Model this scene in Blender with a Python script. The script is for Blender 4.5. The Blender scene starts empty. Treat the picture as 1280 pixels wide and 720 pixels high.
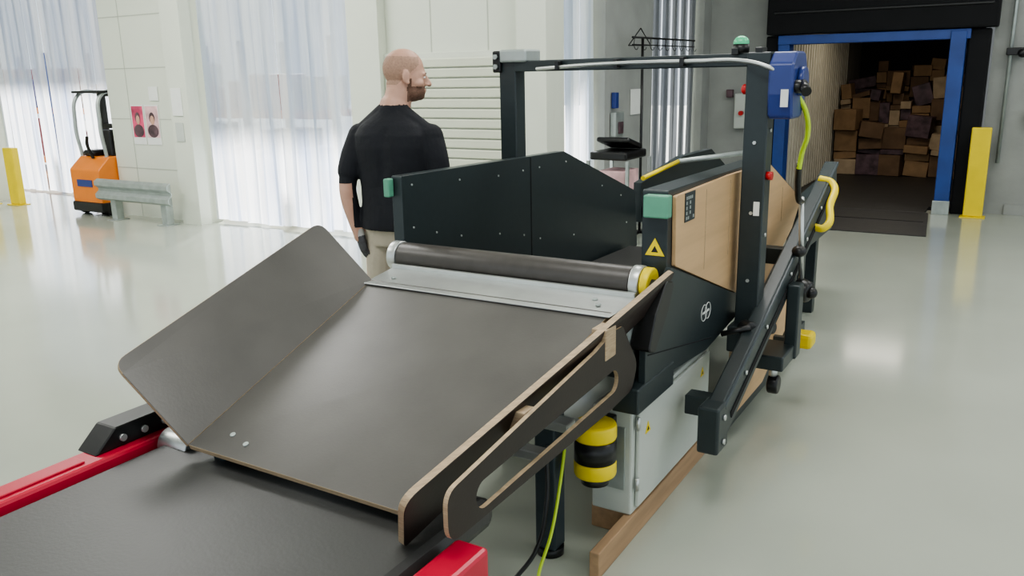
import bpy, bmesh, math, random
from mathutils import Vector, Matrix
random.seed(7)
S=bpy.context.scene
COL=S.collection

# ---------------------------------------------------------------- materials
def mat(name,col,rough=0.5,metal=0.0,noise=0.0,nscale=8.0,bump=0.0,bscale=40.0,spec=0.5,coat=0.0,stretch=None):
    m=bpy.data.materials.new(name); m.use_nodes=True
    nt=m.node_tree; b=nt.nodes['Principled BSDF']
    b.inputs['Base Color'].default_value=(*col,1)
    b.inputs['Roughness'].default_value=rough
    b.inputs['Metallic'].default_value=metal
    b.inputs['Specular IOR Level'].default_value=spec
    b.inputs['Coat Weight'].default_value=coat
    tc=nt.nodes.new('ShaderNodeTexCoord')
    src=tc.outputs['Object']
    if stretch:
        mp=nt.nodes.new('ShaderNodeMapping'); mp.inputs['Scale'].default_value=stretch
        nt.links.new(src,mp.inputs['Vector']); src=mp.outputs['Vector']
    if noise>0:
        n=nt.nodes.new('ShaderNodeTexNoise'); n.inputs['Scale'].default_value=nscale; n.inputs['Detail'].default_value=5
        nt.links.new(src,n.inputs['Vector'])
        r=nt.nodes.new('ShaderNodeValToRGB')
        r.color_ramp.elements[0].position=0.3; r.color_ramp.elements[1].position=0.7
        r.color_ramp.elements[0].color=(*[c*(1-noise) for c in col],1)
        r.color_ramp.elements[1].color=(*[min(1,c*(1+noise)) for c in col],1)
        nt.links.new(n.outputs['Fac'],r.inputs['Fac']); nt.links.new(r.outputs['Color'],b.inputs['Base Color'])
    if bump>0:
        n2=nt.nodes.new('ShaderNodeTexNoise'); n2.inputs['Scale'].default_value=bscale; n2.inputs['Detail'].default_value=4
        nt.links.new(src,n2.inputs['Vector'])
        bp=nt.nodes.new('ShaderNodeBump'); bp.inputs['Strength'].default_value=bump; bp.inputs['Distance'].default_value=0.02
        nt.links.new(n2.outputs['Fac'],bp.inputs['Height']); nt.links.new(bp.outputs['Normal'],b.inputs['Normal'])
    return m

M={}
M['floor']=mat('epoxy_floor',(0.42,0.445,0.38),0.12,0,0.035,1.2,0.012,3,0.6)
M['wall']=mat('pale_panel',(0.66,0.69,0.59),0.5,0,0.02,2)
M['seam']=mat('panel_seam',(0.46,0.48,0.41),0.6)
M['greywall']=mat('concrete_wall',(0.31,0.32,0.30),0.8,0,0.08,3,0.1,20)
M['ceil']=mat('ceiling_white',(0.7,0.7,0.68),0.8,0,0.02,2)
M['steel_dark']=mat('anthracite_powdercoat',(0.026,0.036,0.038),0.36,0,0.06,30,0.02,200)
M['steel_blue']=mat('slate_steel',(0.035,0.05,0.058),0.4,0,0.1,20)
M['alu']=mat('aluminium',(0.60,0.62,0.60),0.36,0.8,0.06,12,0.02,60)
M['galv']=mat('galvanised',(0.42,0.46,0.44),0.45,0.6,0.12,10)
M['belt']=mat('rubber_belt',(0.045,0.045,0.043),0.42,0,0.06,4,0.03,90)
M['roller']=mat('roller_rubber',(0.060,0.054,0.048),0.40,0,0.12,20)
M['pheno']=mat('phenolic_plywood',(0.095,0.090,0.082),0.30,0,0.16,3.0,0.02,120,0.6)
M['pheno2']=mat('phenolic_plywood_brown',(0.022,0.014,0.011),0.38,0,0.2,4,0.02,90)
M['plyedge']=mat('plywood_edge',(0.40,0.30,0.19),0.6,0,0.2,25,stretch=(1,1,12))
M['ply']=mat('birch_plywood',(0.56,0.37,0.20),0.5,0,0.10,4,0.02,60,stretch=(1,0.4,5))
M['plydark']=mat('pallet_wood',(0.40,0.26,0.15),0.7,0,0.15,6,0.05,60,stretch=(5,0.4,5))
M['white']=mat('cabinet_grey',(0.52,0.55,0.50),0.4,0,0.02,5)
M['red']=mat('red_paint',(0.50,0.016,0.045),0.32,0,0.06,6)
M['yellow']=mat('safety_yellow',(0.80,0.62,0.02),0.4,0,0.05,6)
M['black']=mat('black_plastic',(0.012,0.012,0.012),0.35,0,0.1,20)
M['blackmatte']=mat('black_fabric_matte',(0.006,0.006,0.007),0.9,0,0.2,5)
M['green']=mat('green_block',(0.12,0.33,0.22),0.45,0,0.04,20)
M['blue']=mat('dock_blue',(0.025,0.065,0.25),0.45,0,0.15,4)
M['reelblue']=mat('reel_blue',(0.03,0.05,0.20),0.3,0,0.05,10)
M['orange']=mat('truck_orange',(0.75,0.22,0.03),0.35,0,0.05,6)
M['card']=mat('cardboard',(0.30,0.19,0.10),0.8,0,0.2,6)
M['card2']=mat('cardboard_dark',(0.17,0.105,0.06),0.8,0,0.2,6)
M['card3']=mat('cardboard_light',(0.42,0.32,0.21),0.8,0,0.2,6)
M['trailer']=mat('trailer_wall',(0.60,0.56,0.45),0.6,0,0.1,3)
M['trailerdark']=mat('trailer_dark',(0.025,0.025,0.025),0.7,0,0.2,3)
M['mat']=mat('dock_plate_dark',(0.035,0.033,0.03),0.5,0,0.2,8,0.1,60)
M['paper']=mat('paper',(0.75,0.76,0.72),0.6,0,0.03,8)
M['pink']=mat('poster_pink',(0.60,0.08,0.16),0.5,0,0.5,5)
M['rose']=mat('poster_rose',(0.70,0.45,0.46),0.5,0,0.3,6)
M['posterdark']=mat('poster_dark',(0.10,0.06,0.07),0.5,0,0.6,9)
M['greencap']=mat('beacon_green',(0.10,0.55,0.28),0.2,0,0.05,5)
M['redbtn']=mat('red_button',(0.5,0.02,0.02),0.3,0,0.05,5)
M['skin']=mat('skin',(0.56,0.33,0.24),0.5,0,0.06,25,0.02,120)
M['buzz']=mat('buzzcut_hair',(0.38,0.235,0.165),0.65,0,0.15,120,0.1,300)
M['beard']=mat('beard_hair',(0.18,0.10,0.068),0.7,0,0.3,150,0.2,300)
M['shirt']=mat('black_shirt',(0.008,0.009,0.013),0.8,0,0.15,15,0.6,9)
M['pants']=mat('beige_trousers',(0.46,0.41,0.32),0.8,0,0.07,12,0.3,18)
M['glove']=mat('glove_dark',(0.06,0.06,0.065),0.7,0,0.2,60,0.1,200)
M['cuff']=mat('glove_cuff',(0.42,0.42,0.40),0.8,0,0.1,80)
M['eye']=mat('eye_white',(0.75,0.73,0.70),0.2,0,0.02,50)
M['shoe']=mat('work_shoe',(0.03,0.028,0.025),0.5,0,0.1,20)
M['cabley']=mat('cable_lime',(0.55,0.75,0.05),0.4,0,0.03,10)
M['shutter']=mat('shutter_cream',(0.60,0.62,0.50),0.5,0,0.03,2)
M['rackblue']=mat('rack_blue',(0.10,0.14,0.35),0.5,0,0.1,3)
M['rackred']=mat('rack_red',(0.35,0.14,0.15),0.5,0,0.1,3)

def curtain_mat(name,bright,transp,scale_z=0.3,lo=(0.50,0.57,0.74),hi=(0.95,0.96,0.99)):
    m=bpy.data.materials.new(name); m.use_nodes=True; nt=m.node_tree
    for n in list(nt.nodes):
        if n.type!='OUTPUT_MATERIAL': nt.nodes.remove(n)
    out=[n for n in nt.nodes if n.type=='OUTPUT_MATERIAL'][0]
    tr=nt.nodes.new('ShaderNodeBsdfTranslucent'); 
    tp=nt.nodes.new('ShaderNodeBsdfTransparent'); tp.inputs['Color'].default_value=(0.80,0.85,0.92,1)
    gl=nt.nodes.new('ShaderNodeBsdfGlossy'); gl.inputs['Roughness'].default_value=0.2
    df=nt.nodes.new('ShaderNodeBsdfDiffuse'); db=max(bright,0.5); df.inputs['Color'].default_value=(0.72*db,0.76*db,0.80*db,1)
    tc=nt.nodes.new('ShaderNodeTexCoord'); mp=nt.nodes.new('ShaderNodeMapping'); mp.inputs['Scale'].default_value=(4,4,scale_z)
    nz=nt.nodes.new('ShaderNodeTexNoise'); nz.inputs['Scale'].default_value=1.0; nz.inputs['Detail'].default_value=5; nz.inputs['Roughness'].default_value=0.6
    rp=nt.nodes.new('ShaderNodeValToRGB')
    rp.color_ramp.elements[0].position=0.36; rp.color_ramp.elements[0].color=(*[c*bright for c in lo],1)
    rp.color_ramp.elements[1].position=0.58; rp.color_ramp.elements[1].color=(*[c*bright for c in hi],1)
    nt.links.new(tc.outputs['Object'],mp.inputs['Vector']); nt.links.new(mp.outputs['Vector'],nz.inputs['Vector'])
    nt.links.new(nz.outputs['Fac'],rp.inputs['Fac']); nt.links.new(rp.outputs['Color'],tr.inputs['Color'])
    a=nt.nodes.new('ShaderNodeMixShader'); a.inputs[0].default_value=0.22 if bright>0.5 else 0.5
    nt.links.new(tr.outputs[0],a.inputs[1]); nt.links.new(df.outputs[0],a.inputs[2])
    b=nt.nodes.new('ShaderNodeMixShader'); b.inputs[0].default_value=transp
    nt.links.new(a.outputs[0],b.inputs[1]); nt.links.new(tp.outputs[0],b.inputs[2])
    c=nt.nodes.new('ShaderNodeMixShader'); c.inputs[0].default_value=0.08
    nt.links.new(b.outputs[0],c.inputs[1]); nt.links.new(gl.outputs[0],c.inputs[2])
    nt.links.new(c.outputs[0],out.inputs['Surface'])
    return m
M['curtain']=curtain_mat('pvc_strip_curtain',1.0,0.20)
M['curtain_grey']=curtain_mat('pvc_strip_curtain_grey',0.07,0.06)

# ---------------------------------------------------------------- helpers
def group(name,loc=(0,0,0)):
    e=bpy.data.objects.new(name,None); e.empty_display_size=0.1; e.location=loc; COL.objects.link(e); return e
def addobj(name,me,parent=None,mats=(),smooth=False):
    o=bpy.data.objects.new(name,me); COL.objects.link(o)
    for m in mats: me.materials.append(M[m] if isinstance(m,str) else m)
    if smooth:
        for p in me.polygons: p.use_smooth=True
    if parent:
        o.parent=parent; o.matrix_parent_inverse=Matrix.Translation(-Vector(parent.location))
    return o
def bevel(o,w,seg=2):
    md=o.modifiers.new('bev','BEVEL'); md.width=w; md.segments=seg; md.limit_method='ANGLE'; md.angle_limit=0.6
def box(parent,name,lo,hi,m,bev=0.004,rot=None):
    lo=Vector(lo);hi=Vector(hi); c=(lo+hi)/2; s=hi-lo
    bm=bmesh.new(); bmesh.ops.create_cube(bm,size=1)
    bmesh.ops.scale(bm,vec=s,verts=bm.verts)
    if rot is not None: bmesh.ops.rotate(bm,cent=(0,0,0),matrix=rot,verts=bm.verts)
    me=bpy.data.meshes.new(name); bm.to_mesh(me); bm.free()
    me.transform(Matrix.Translation(c))
    o=addobj(name,me,parent,[m])
    if bev: bevel(o,bev)
    return o
def frame_from(p0,p1,up=Vector((0,0,1))):
    d=(Vector(p1)-Vector(p0)).normalized()
    if abs(d.dot(up))>0.98: up=Vector((0,1,0))
    x=d.cross(up).normalized(); y=x.cross(d).normalized()
    return d,x,y
def beam(parent,name,p0,p1,w,h,m,bev=0.004,up=Vector((0,0,1))):
    p0=Vector(p0);p1=Vector(p1); d,x,y=frame_from(p0,p1,up)
    vs=[]
    for p in (p0,p1):
        for sx,sy in ((-1,-1),(1,-1),(1,1),(-1,1)): vs.append(p+x*sx*w/2+y*sy*h/2)
    fs=[(3,2,1,0),(4,5,6,7)]+[(i,(i+1)%4,4+(i+1)%4,4+i) for i in range(4)]
    me=bpy.data.meshes.new(name); me.from_pydata(vs,[],fs); me.update()
    o=addobj(name,me,parent,[m])
    if bev: bevel(o,bev)
    return o
def cyl(parent,name,p0,p1,r,m,r2=None,n=32,bev=0.0,smooth=True):
    p0=Vector(p0);p1=Vector(p1); d,x,y=frame_from(p0,p1); r2=r if r2 is None else r2
    vs=[];fs=[]
    for p,rr in ((p0,r),(p1,r2)):
        for i in range(n):
            a=2*math.pi*i/n; vs.append(p+x*math.cos(a)*rr+y*math.sin(a)*rr)
    for i in range(n): fs.append((i,(i+1)%n,n+(i+1)%n,n+i))
    fs.append(tuple(range(n))[::-1]); fs.append(tuple(range(n,2*n)))
    me=bpy.data.meshes.new(name); me.from_pydata(vs,[],fs); me.update()
    bm=bmesh.new(); bm.from_mesh(me); bmesh.ops.recalc_face_normals(bm,faces=bm.faces); bm.to_mesh(me); bm.free()
    for p in me.polygons:
        if len(p.vertices)==4: p.use_smooth=smooth
    o=addobj(name,me,parent,[m])
    if bev: bevel(o,bev)
    return o
def sphere(parent,name,c,r,m,sc=(1,1,1)):
    bm=bmesh.new(); bmesh.ops.create_uvsphere(bm,u_segments=24,v_segments=14,radius=r)
    bmesh.ops.scale(bm,vec=sc,verts=bm.verts); bmesh.ops.translate(bm,vec=c,verts=bm.verts)
    me=bpy.data.meshes.new(name); bm.to_mesh(me); bm.free()
    return addobj(name,me,parent,[m],True)
def tube(parent,name,pts,r,m,smoothc=True):
    cu=bpy.data.curves.new(name+'_c','CURVE'); cu.dimensions='3D'; cu.bevel_depth=r; cu.bevel_resolution=4; cu.use_fill_caps=True
    if smoothc:
        sp=cu.splines.new('BEZIER'); sp.bezier_points.add(len(pts)-1)
        for b,p in zip(sp.bezier_points,pts): b.co=p; b.handle_left_type='AUTO'; b.handle_right_type='AUTO'
    else:
        sp=cu.splines.new('POLY'); sp.points.add(len(pts)-1)
        for b,p in zip(sp.points,pts): b.co=(*p,1)
    t=bpy.data.objects.new('tmp',cu); COL.objects.link(t)
    me=bpy.data.meshes.new_from_object(t.evaluated_get(bpy.context.evaluated_depsgraph_get()))
    bpy.data.objects.remove(t)
    me.materials.clear()
    return addobj(name,me,parent,[m],True)
def roundpoly(pts,rad,seg=6):
    out=[];n=len(pts)
    for i in range(n):
        p=Vector(pts[i]); a=Vector(pts[i-1])-p; b=Vector(pts[(i+1)%n])-p; r=rad[i]
        if r<=0: out.append(p); continue
        an=a.normalized(); bn=b.normalized(); ang=an.angle(bn); d=min(r/math.tan(ang/2),a.length*0.49,b.length*0.49)
        s=p+an*d; e=p+bn*d
        for k in range(seg+1):
            t=k/seg; out.append(s*(1-t)**2+p*2*t*(1-t)+e*t*t)
    return out
def plate(parent,name,pts,th,mface,medge,rad=None,bev=0.0015,mback=None):
    pts=[Vector(p) for p in pts]
    if rad: pts=roundpoly(pts,rad if isinstance(rad,(list,tuple)) else [rad]*len(pts))
    nrm=Vector((0,0,0))
    for i in range(len(pts)):
        nrm+=pts[i].cross(pts[(i+1)%len(pts)])
    nrm.normalize(); off=nrm*th if not isinstance(th,Vector) else th
    n=len(pts); vs=pts+[p+off for p in pts]
    fs=[tuple(range(n)),tuple(range(n,2*n))]+[(i,(i+1)%n,n+(i+1)%n,n+i) for i in range(n)]
    me=bpy.data.meshes.new(name); me.from_pydata(vs,[],fs); me.update()
    o=addobj(name,me,parent,[mface,medge,mback or mface])
    me.polygons[0].material_index=2; me.polygons[1].material_index=0
    for p in me.polygons[2:]: p.material_index=1
    bm=bmesh.new(); bm.from_mesh(me); bmesh.ops.recalc_face_normals(bm,faces=bm.faces); bm.to_mesh(me); bm.free()
    if bev: bevel(o,bev,1)
    return o
def yz(x,L): return [Vector((x,y,z)) for y,z in L]

# ---------------------------------------------------------------- room
WH=4.4
floor=box(None,'floor',(-17,-5,-0.1),(6,11.3,0),'floor',0)
ground=box(None,'outdoor_ground',(-40,11.3,-0.3),(30,45,-0.12),'greywall',0)
ceiling=box(None,'ceiling',(-17,-5,WH),(6,11.6,WH+0.15),'ceil',0)
def wall(name,segs,m='wall',seams=()):
    g=group(name)
    for i,(lo,hi) in enumerate(segs): box(g,'section_%d'%(i+1),lo,hi,m,0)
    for i,(lo,hi) in enumerate(seams): box(g,'seam_%d'%(i+1),lo,hi,'seam',0)
    return g
YB=6.85
seams=[]
for z in (0.62,1.24,1.86,2.48,3.1):
    seams.append(((-10.15,YB-0.003,z),(-8.75,YB+0.01,z+0.012)))
    seams.append(((-5.55,YB-0.003,z),(-3.96,YB+0.01,z+0.012)))
for x in (-9.75,-5.0,-4.35):
    seams.append(((x,YB-0.003,0),(x+0.012,YB+0.01,WH)))
wb=wall('wall_back_left',[((-17,YB,0),(-13.1,YB+0.2,WH)),((-10.15,YB,0),(-8.45,YB+0.2,WH)),((-5.9,YB,0),(-3.66,YB+0.2,WH)),
     ((-13.1,YB,3.6),(-10.15,YB+0.2,WH)),((-8.45,YB,3.6),(-5.9,YB+0.2,WH)),
     ((-14.6,YB+0.2,0),(-14.4,7.9,WH)),((-10.15,YB+0.2,0),(-10.0,7.9,WH)),((-14.4,7.7,3.3),(-10.15,7.9,WH))],'wall',seams)
wc=wall('column_white',[((-3.96,YB-0.14,0),(-3.66,YB-0.001,WH))],'wall')
wc2=wall('column_white.001',[((-8.75,YB-0.16,0),(-8.42,YB-0.001,WH))],'wall')
wc3=wall('column_white.002',[((-13.5,YB-0.2,0),(-13.05,YB-0.001,WH))],'wall')
wc4=wall('column_white.003',[((-5.95,YB-0.12,0),(-5.55,YB-0.001,WH))],'wall')
ws=wall('wall_hall_side',[((-3.88,7.98,0),(-3.68,9.25,WH)),((-3.88,11.0,0),(-3.68,11.3,WH)),((-3.88,YB+0.2,3.3),(-3.68,7.98,WH)),((-3.88,9.25,3.3),(-3.68,11.0,WH))],'greywall')
DX0,DX1=-2.72,-0.40
wd=wall('wall_dock',[((-3.88,11.3,0),(DX0,11.55,WH)),((DX1,11.3,0),(6,11.55,WH)),((DX0,11.3,2.75),(DX1,11.55,WH))],'greywall')
wl=wall('wall_left',[((-17.2,-5,0),(-17,YB,WH))],'wall')
bs=group('baseboard_dock'); box(bs,'strip',(-0.1,11.27,0),(6,11.3,0.12),'greywall',0.003)

def curtain(name,axis,fixed,a0,a1,z1,pitch=0.19,seed=1,m='curtain'):
    rnd=random.Random(seed); g=group(name)
    vs=[];fs=[]; nz=8; ns=5
    k=0; a=a0
    while a<a1-0.05:
        w=min(pitch*1.22,a1-a); yaw=rnd.uniform(-0.03,0.03); off=0.014*(1 if k%2 else -1); ph=rnd.uniform(0,6.3); cv=rnd.uniform(0.008,0.022)*(1 if rnd.random()<0.6 else -1)
        z0=0.02+rnd.uniform(0,0.03); b=len(vs)
        for j in range(nz+1):
            z=z0+(z1-z0)*j/nz; f=1-j/nz
            for i in range(ns+1):
                t=i/ns; d=off+yaw*(t-0.5)*f+cv*4*t*(1-t)*f+0.012*f*math.sin(z*1.4+ph)
                q=a+w*t+0.01*f*math.sin(z*1.1+ph*2)
                vs.append((q,fixed+d,z) if axis=='x' else (fixed+d,q,z))
        for j in range(nz):
            for i in range(ns):
                q=b+j*(ns+1)+i; fs.append((q,q+1,q+ns+2,q+ns+1))
        a+=pitch; k+=1
    me=bpy.data.meshes.new(name+'_strips'); me.from_pydata(vs,[],fs); me.update()
    addobj('strips',me,g,[m],True)
    if axis=='x': box(g,'rail',(a0,fixed-0.04,z1),(a1,fixed+0.04,z1+0.08),'alu',0.003)
    else: box(g,'rail',(fixed-0.04,a0,z1),(fixed+0.04,a1,z1+0.08),'alu',0.003)
    return g
curtain('strip_curtain','x',7.75,-14.35,-10.18,3.2,0.20,1)
curtain('strip_curtain','x',YB+0.1,-8.4,-5.97,3.5,0.17,2)
curtain('strip_curtain','y',-3.78,YB+0.22,7.94,3.2,0.17,3)
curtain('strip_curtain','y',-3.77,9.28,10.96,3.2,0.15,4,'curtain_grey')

def rack(name,x0,x1,y,ml,seed):
    rnd=random.Random(seed); g=group(name)
    for x in (x0,(x0+x1)/2,x1):
        for yy in (y,y+0.9): box(g,'upright',(x-0.05,yy-0.04,-0.12),(x+0.05,yy+0.04,2.3),'rackblue',0.004)
    for z in (0.1,1.1):
        for yy in (y,y+0.9): box(g,'shelf_beam',(x0,yy-0.03,z),(x1,yy+0.03,z+0.12),'orange',0.004)
        x=x0+0.1
        while x<x1-0.5:
            w=rnd.uniform(0.3,0.7); h=rnd.uniform(0.3,0.8)
            box(g,'load',(x,y,z+0.12),(x+w,y+0.8,z+0.12+h),rnd.choice(ml),0.01); x+=w+rnd.uniform(0.03,0.4)
    return g
rack('pallet_rack',-12.6,-8.8,9.6,['rackblue','rackred','card3','galv'],2)
rack('pallet_rack',-19.5,-14.5,10.2,['rackred','card','rackblue'],5)

sh=group('roller_shutter')
box(sh,'frame',(-5.62,YB-0.05,0.2),(-4.10,YB-0.002,1.92),'wall',0.004)
for i in range(17):
    z=0.26+i*0.095
    box(sh,'slat_%d'%(i+1),(-5.52,YB-0.08,z),(-4.16,YB-0.05,z+0.083),'shutter',0.01)

# dock
tr=group('truck_trailer')
box(tr,'trailer_floor',(-2.75,11.56,-0.1),(-0.55,17.2,0.0),'mat',0)
box(tr,'wall_l',(-2.80,11.56,0),(-2.72,17.2,2.7),'trailer',0)
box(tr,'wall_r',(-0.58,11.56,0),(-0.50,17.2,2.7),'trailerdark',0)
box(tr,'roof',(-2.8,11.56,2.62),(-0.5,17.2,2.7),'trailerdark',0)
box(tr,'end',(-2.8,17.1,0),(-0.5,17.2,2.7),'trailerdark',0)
for i in range(26):
    box(tr,'rib_%d'%(i+1),(-2.725,11.7+i*0.16,0.02),(-2.70,11.7+i*0.16+0.07,2.6),'trailer',0.004)
df=group('loading_dock_frame')
box(df,'post_r',(-0.82,11.02,0),(-0.66,11.29,2.08),'blue',0.008)
box(df,'post_r_base',(-0.835,11.005,0),(-0.65,11.03,0.16),'galv',0.004)
box(df,'post_l',(-2.74,11.06,0),(-2.60,11.29,2.08),'blue',0.008)
box(df,'header',(-2.74,11.04,1.99),(-0.62,11.29,2.10),'blue',0.008)
box(df,'top_curtain',(-2.88,11.0,2.11),(-0.36,11.28,3.2),'blackmatte',0.02)
box(df,'side_pad_r',(-0.645,11.1,0),(-0.42,11.28,2.10),'blackmatte',0.02)
box(df,'side_pad_l',(-2.90,11.1,0),(-2.745,11.28,2.10),'blackmatte',0.02)
for i,z in enumerate((2.35,2.62,2.9)): box(df,'curtain_fold_%d'%i,(-2.8,10.985,z),(-0.42,11.01,z+0.03),'black',0.01)
dl=group('dock_leveler')
plate(dl,'plate',[(-2.70,9.45,0.012),(-0.74,9.45,0.012),(-0.86,11.0,0.012),(-2.58,11.0,0.012)],-0.012,'mat','mat')
box(dl,'lip',(-2.5,11.0,0.0),(-0.9,11.55,0.014),'mat',0.002)
box(dl,'hinge_line',(-2.6,10.3,0.012),(-0.85,10.32,0.015),'blackmatte',0)

def parcels():
    bm=bmesh.new(); rnd=random.Random(11)
    def add(lo,hi,mi,R):
        r=bmesh.ops.create_cube(bm,size=1)
        vs=r['verts']; s=Vector(hi)-Vector(lo); c=(Vector(hi)+Vector(lo))/2
        bmesh.ops.scale(bm,vec=s*0.97,verts=vs); bmesh.ops.rotate(bm,cent=(0,0,0),matrix=R,verts=vs)
        bmesh.ops.translate(bm,vec=c,verts=vs)
        for f in {f for v in vs for f in v.link_faces}: f.material_index=mi
    for row,yb,tp in ((0,14.7,0.85),(1,15.1,1.25),(2,15.6,1.68)):
        x=-2.66
        while x<-0.78:
            w=rnd.choice([0.16,0.22,0.28,0.36,0.45]); w=min(w,-0.62-x)
            z=0.0; top=tp+rnd.uniform(-0.25,0.12)
            while z<top:
                h=rnd.choice([0.08,0.12,0.18,0.25,0.34]); dp=rnd.uniform(0.3,0.45)
                tilt=rnd.uniform(-0.12,0.12) if rnd.random()<0.4 else 0
                rz=rnd.uniform(-0.25,0.25) if rnd.random()<0.5 else 0
                if z+h>=top: tilt*=3
                add((x,yb+rnd.uniform(-0.1,0.1),z),(x+w,yb+dp,z+h),rnd.choice([0,0,1,1,2,3]),Matrix.Rotation(rz,3,'Z')@Matrix.Rotation(tilt,3,'Y'))
                z+=h
            x+=w
    me=bpy.data.meshes.new('parcel_pile'); bm.to_mesh(me); bm.free()
    o=addobj('parcel_pile',me,None,['card','card2','card3','posterdark']); bevel(o,0.006,1)
    return o
parcels()

def guard(name,x,y,w,h):
    g=group(name,(x,y,0))
    box(g,'post',(x-w/2,y-0.05,0.012),(x+w/2,y+0.05,h),'yellow',0.012)
    box(g,'flange',(x-w/2-0.03,y-0.09,0),(x+w/2+0.03,y+0.09,0.012),'yellow',0.003)
    return g
guard('yellow_bollard',-0.40,10.95,0.20,1.02)
guard('yellow_bollard',-12.45,6.75,0.24,0.82)
guard('yellow_bollard',-12.86,6.6,0.12,0.80)
cd=group('electrical_conduit')
cyl(cd,'pipe',(-0.22,11.24,0.6),(-0.22,11.24,4.3),0.02,'galv')
cyl(cd,'pipe_2',(0.05,11.24,1.0),(0.05,11.24,4.3),0.015,'galv')
box(cd,'sensor',(-0.26,11.14,1.80),(-0.08,11.27,1.88),'black',0.01)
sphere(cd,'sensor_head',(-0.10,11.12,1.82),0.05,'black')
box(cd,'switch',(0.00,11.2,1.06),(0.1,11.29,1.20),'white',0.01)

def poster(name,x0,z0,x1,z1,m,y=YB-0.004):
    g=group(name)
    box(g,'sheet',(x0,y-0.004,z0),(x1,y,z1),'paper',0)
    box(g,'print',(x0+0.015,y-0.006,z0+0.09),(x1-0.015,y-0.004,z1-0.015),m,0)
    def disc(nm,cx,cz,rx,rz,mm,d):
        sphere(g,nm,(cx,y-0.006-d,cz),1,mm,(rx,0.0015,rz))
    cx=(x0+x1)/2; w=x1-x0
    disc('print_shoulders',cx,z0+0.17,w*0.38,0.08,'posterdark',0.001)
    disc('print_hair',cx,z0+0.33,w*0.20,0.07,'posterdark',0.002)
    disc('print_face',cx+0.005,z0+0.305,w*0.15,0.055,'skin',0.004)
    return g
poster('poster',-9.72,0.93,-9.47,1.42,'pink')
p2=poster('poster',-9.45,0.93,-9.18,1.42,'rose')
def flat(name,lo,hi,m):
    g=group(name); box(g,'panel',lo,hi,m,0.002); return g
flat('notice_sheet',(-9.32,YB-0.012,1.47),(-9.15,YB-0.004,1.64),'paper')
flat('notice_sheet',(-8.70,YB-0.172,1.3),(-8.52,YB-0.162,1.62),'paper')
flat('notice_sheet',(-8.68,YB-0.172,1.0),(-8.54,YB-0.162,1.22),'white')
flat('notice_sheet',(-3.675,8.62,1.25),(-3.665,8.95,1.52),'paper')

gr=group('guard_rail')
for x,y in ((-8.82,6.5),(-9.80,6.5)):
    box(gr,'post_%d'%int(-x),(x-0.05,y-0.02,0.01),(x+0.05,y+0.08,0.5),'galv',0.004)
    box(gr,'foot_%d'%int(-x),(x-0.09,y-0.07,0),(x+0.09,y+0.13,0.01),'galv',0.002)
prof=[(0.0,0.25),(-0.05,0.28),(-0.05,0.33),(0.0,0.37),(0.0,0.40),(-0.05,0.44),(-0.05,0.49),(0.0,0.52),(0.008,0.52),(-0.04,0.49),(-0.04,0.44),(0.010,0.40),(0.010,0.37),(-0.04,0.33),(-0.04,0.28),(0.008,0.25)]
plate(gr,'w_rail',[Vector((-10.05,6.47+a,b)) for a,b in prof],Vector((1.42,0,0)),'galv','galv',bev=0)

# pallet stacker forklift
bx,by=-10.45,6.92
fl=group('forklift',(bx,by,0))
plate(fl,'body',yz(bx-0.34,[(by-0.34,0.12),(by-0.34,0.60),(by-0.16,0.76),(by+0.12,0.76),(by+0.17,0.55),(by+0.17,0.12)]),Vector((0.62,0,0)),'orange','orange',rad=0.05,bev=0.01)
box(fl,'skirt',(bx-0.35,by-0.36,0.05),(bx+0.29,by+0.17,0.18),'black',0.02)
box(fl,'decal',(bx-0.2,by-0.348,0.38),(bx+0.12,by-0.342,0.47),'reelblue',0)
box(fl,'seat_base',(bx-0.25,by-0.18,0.76),(bx-0.02,by+0.05,0.84),'black',0.03)
for i,dx in enumerate((-0.28,0.22)):
    box(fl,'mast_%d'%i,(bx+dx-0.03,by+0.18,0.05),(bx+dx+0.03,by+0.26,1.58),'black',0.006)
    box(fl,'fork_%d'%i,(bx+dx-0.06,by+0.26,0.04),(bx+dx+0.06,by+0.55,0.1),'black',0.006)
box(fl,'mast_top',(bx-0.31,by+0.17,1.52),(bx+0.25,by+0.27,1.60),'black',0.006)
box(fl,'mast_mid',(bx-0.31,by+0.17,1.10),(bx+0.25,by+0.27,1.16),'black',0.006)
box(fl,'mast_chain',(bx-0.06,by+0.19,0.7),(bx+0.0,by+0.24,1.54),'blackmatte',0.004)
tube(fl,'overhead_guard',[(bx-0.31,by-0.14,0.72),(bx-0.32,by-0.18,1.2),(bx-0.29,by-0.10,1.55),(bx-0.28,by+0.2,1.58)],0.024,'galv')
tube(fl,'overhead_guard_2',[(bx+0.21,by-0.14,0.72),(bx+0.21,by-0.18,1.2),(bx+0.20,by-0.10,1.55),(bx+0.20,by+0.2,1.58)],0.024,'galv')
box(fl,'guard_roof',(bx-0.32,by-0.18,1.57),(bx+0.24,by+0.2,1.60),'black',0.01)
box(fl,'backrest',(bx-0.02,by-0.05,0.74),(bx+0.20,by+0.05,1.10),'black',0.03)
tube(fl,'tiller',[(bx,by-0.2,0.74),(bx,by-0.26,0.92),(bx+0.05,by-0.28,1.02)],0.02,'black')
for i,(dx,dy) in enumerate(((-0.31,-0.2),(0.26,-0.2),(-0.31,0.1),(0.26,0.1))):
    cyl(fl,'wheel_%d'%i,(bx+dx-0.035,by+dy,0.09),(bx+dx+0.035,by+dy,0.09),0.09,'black',bev=0.01)

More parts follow.
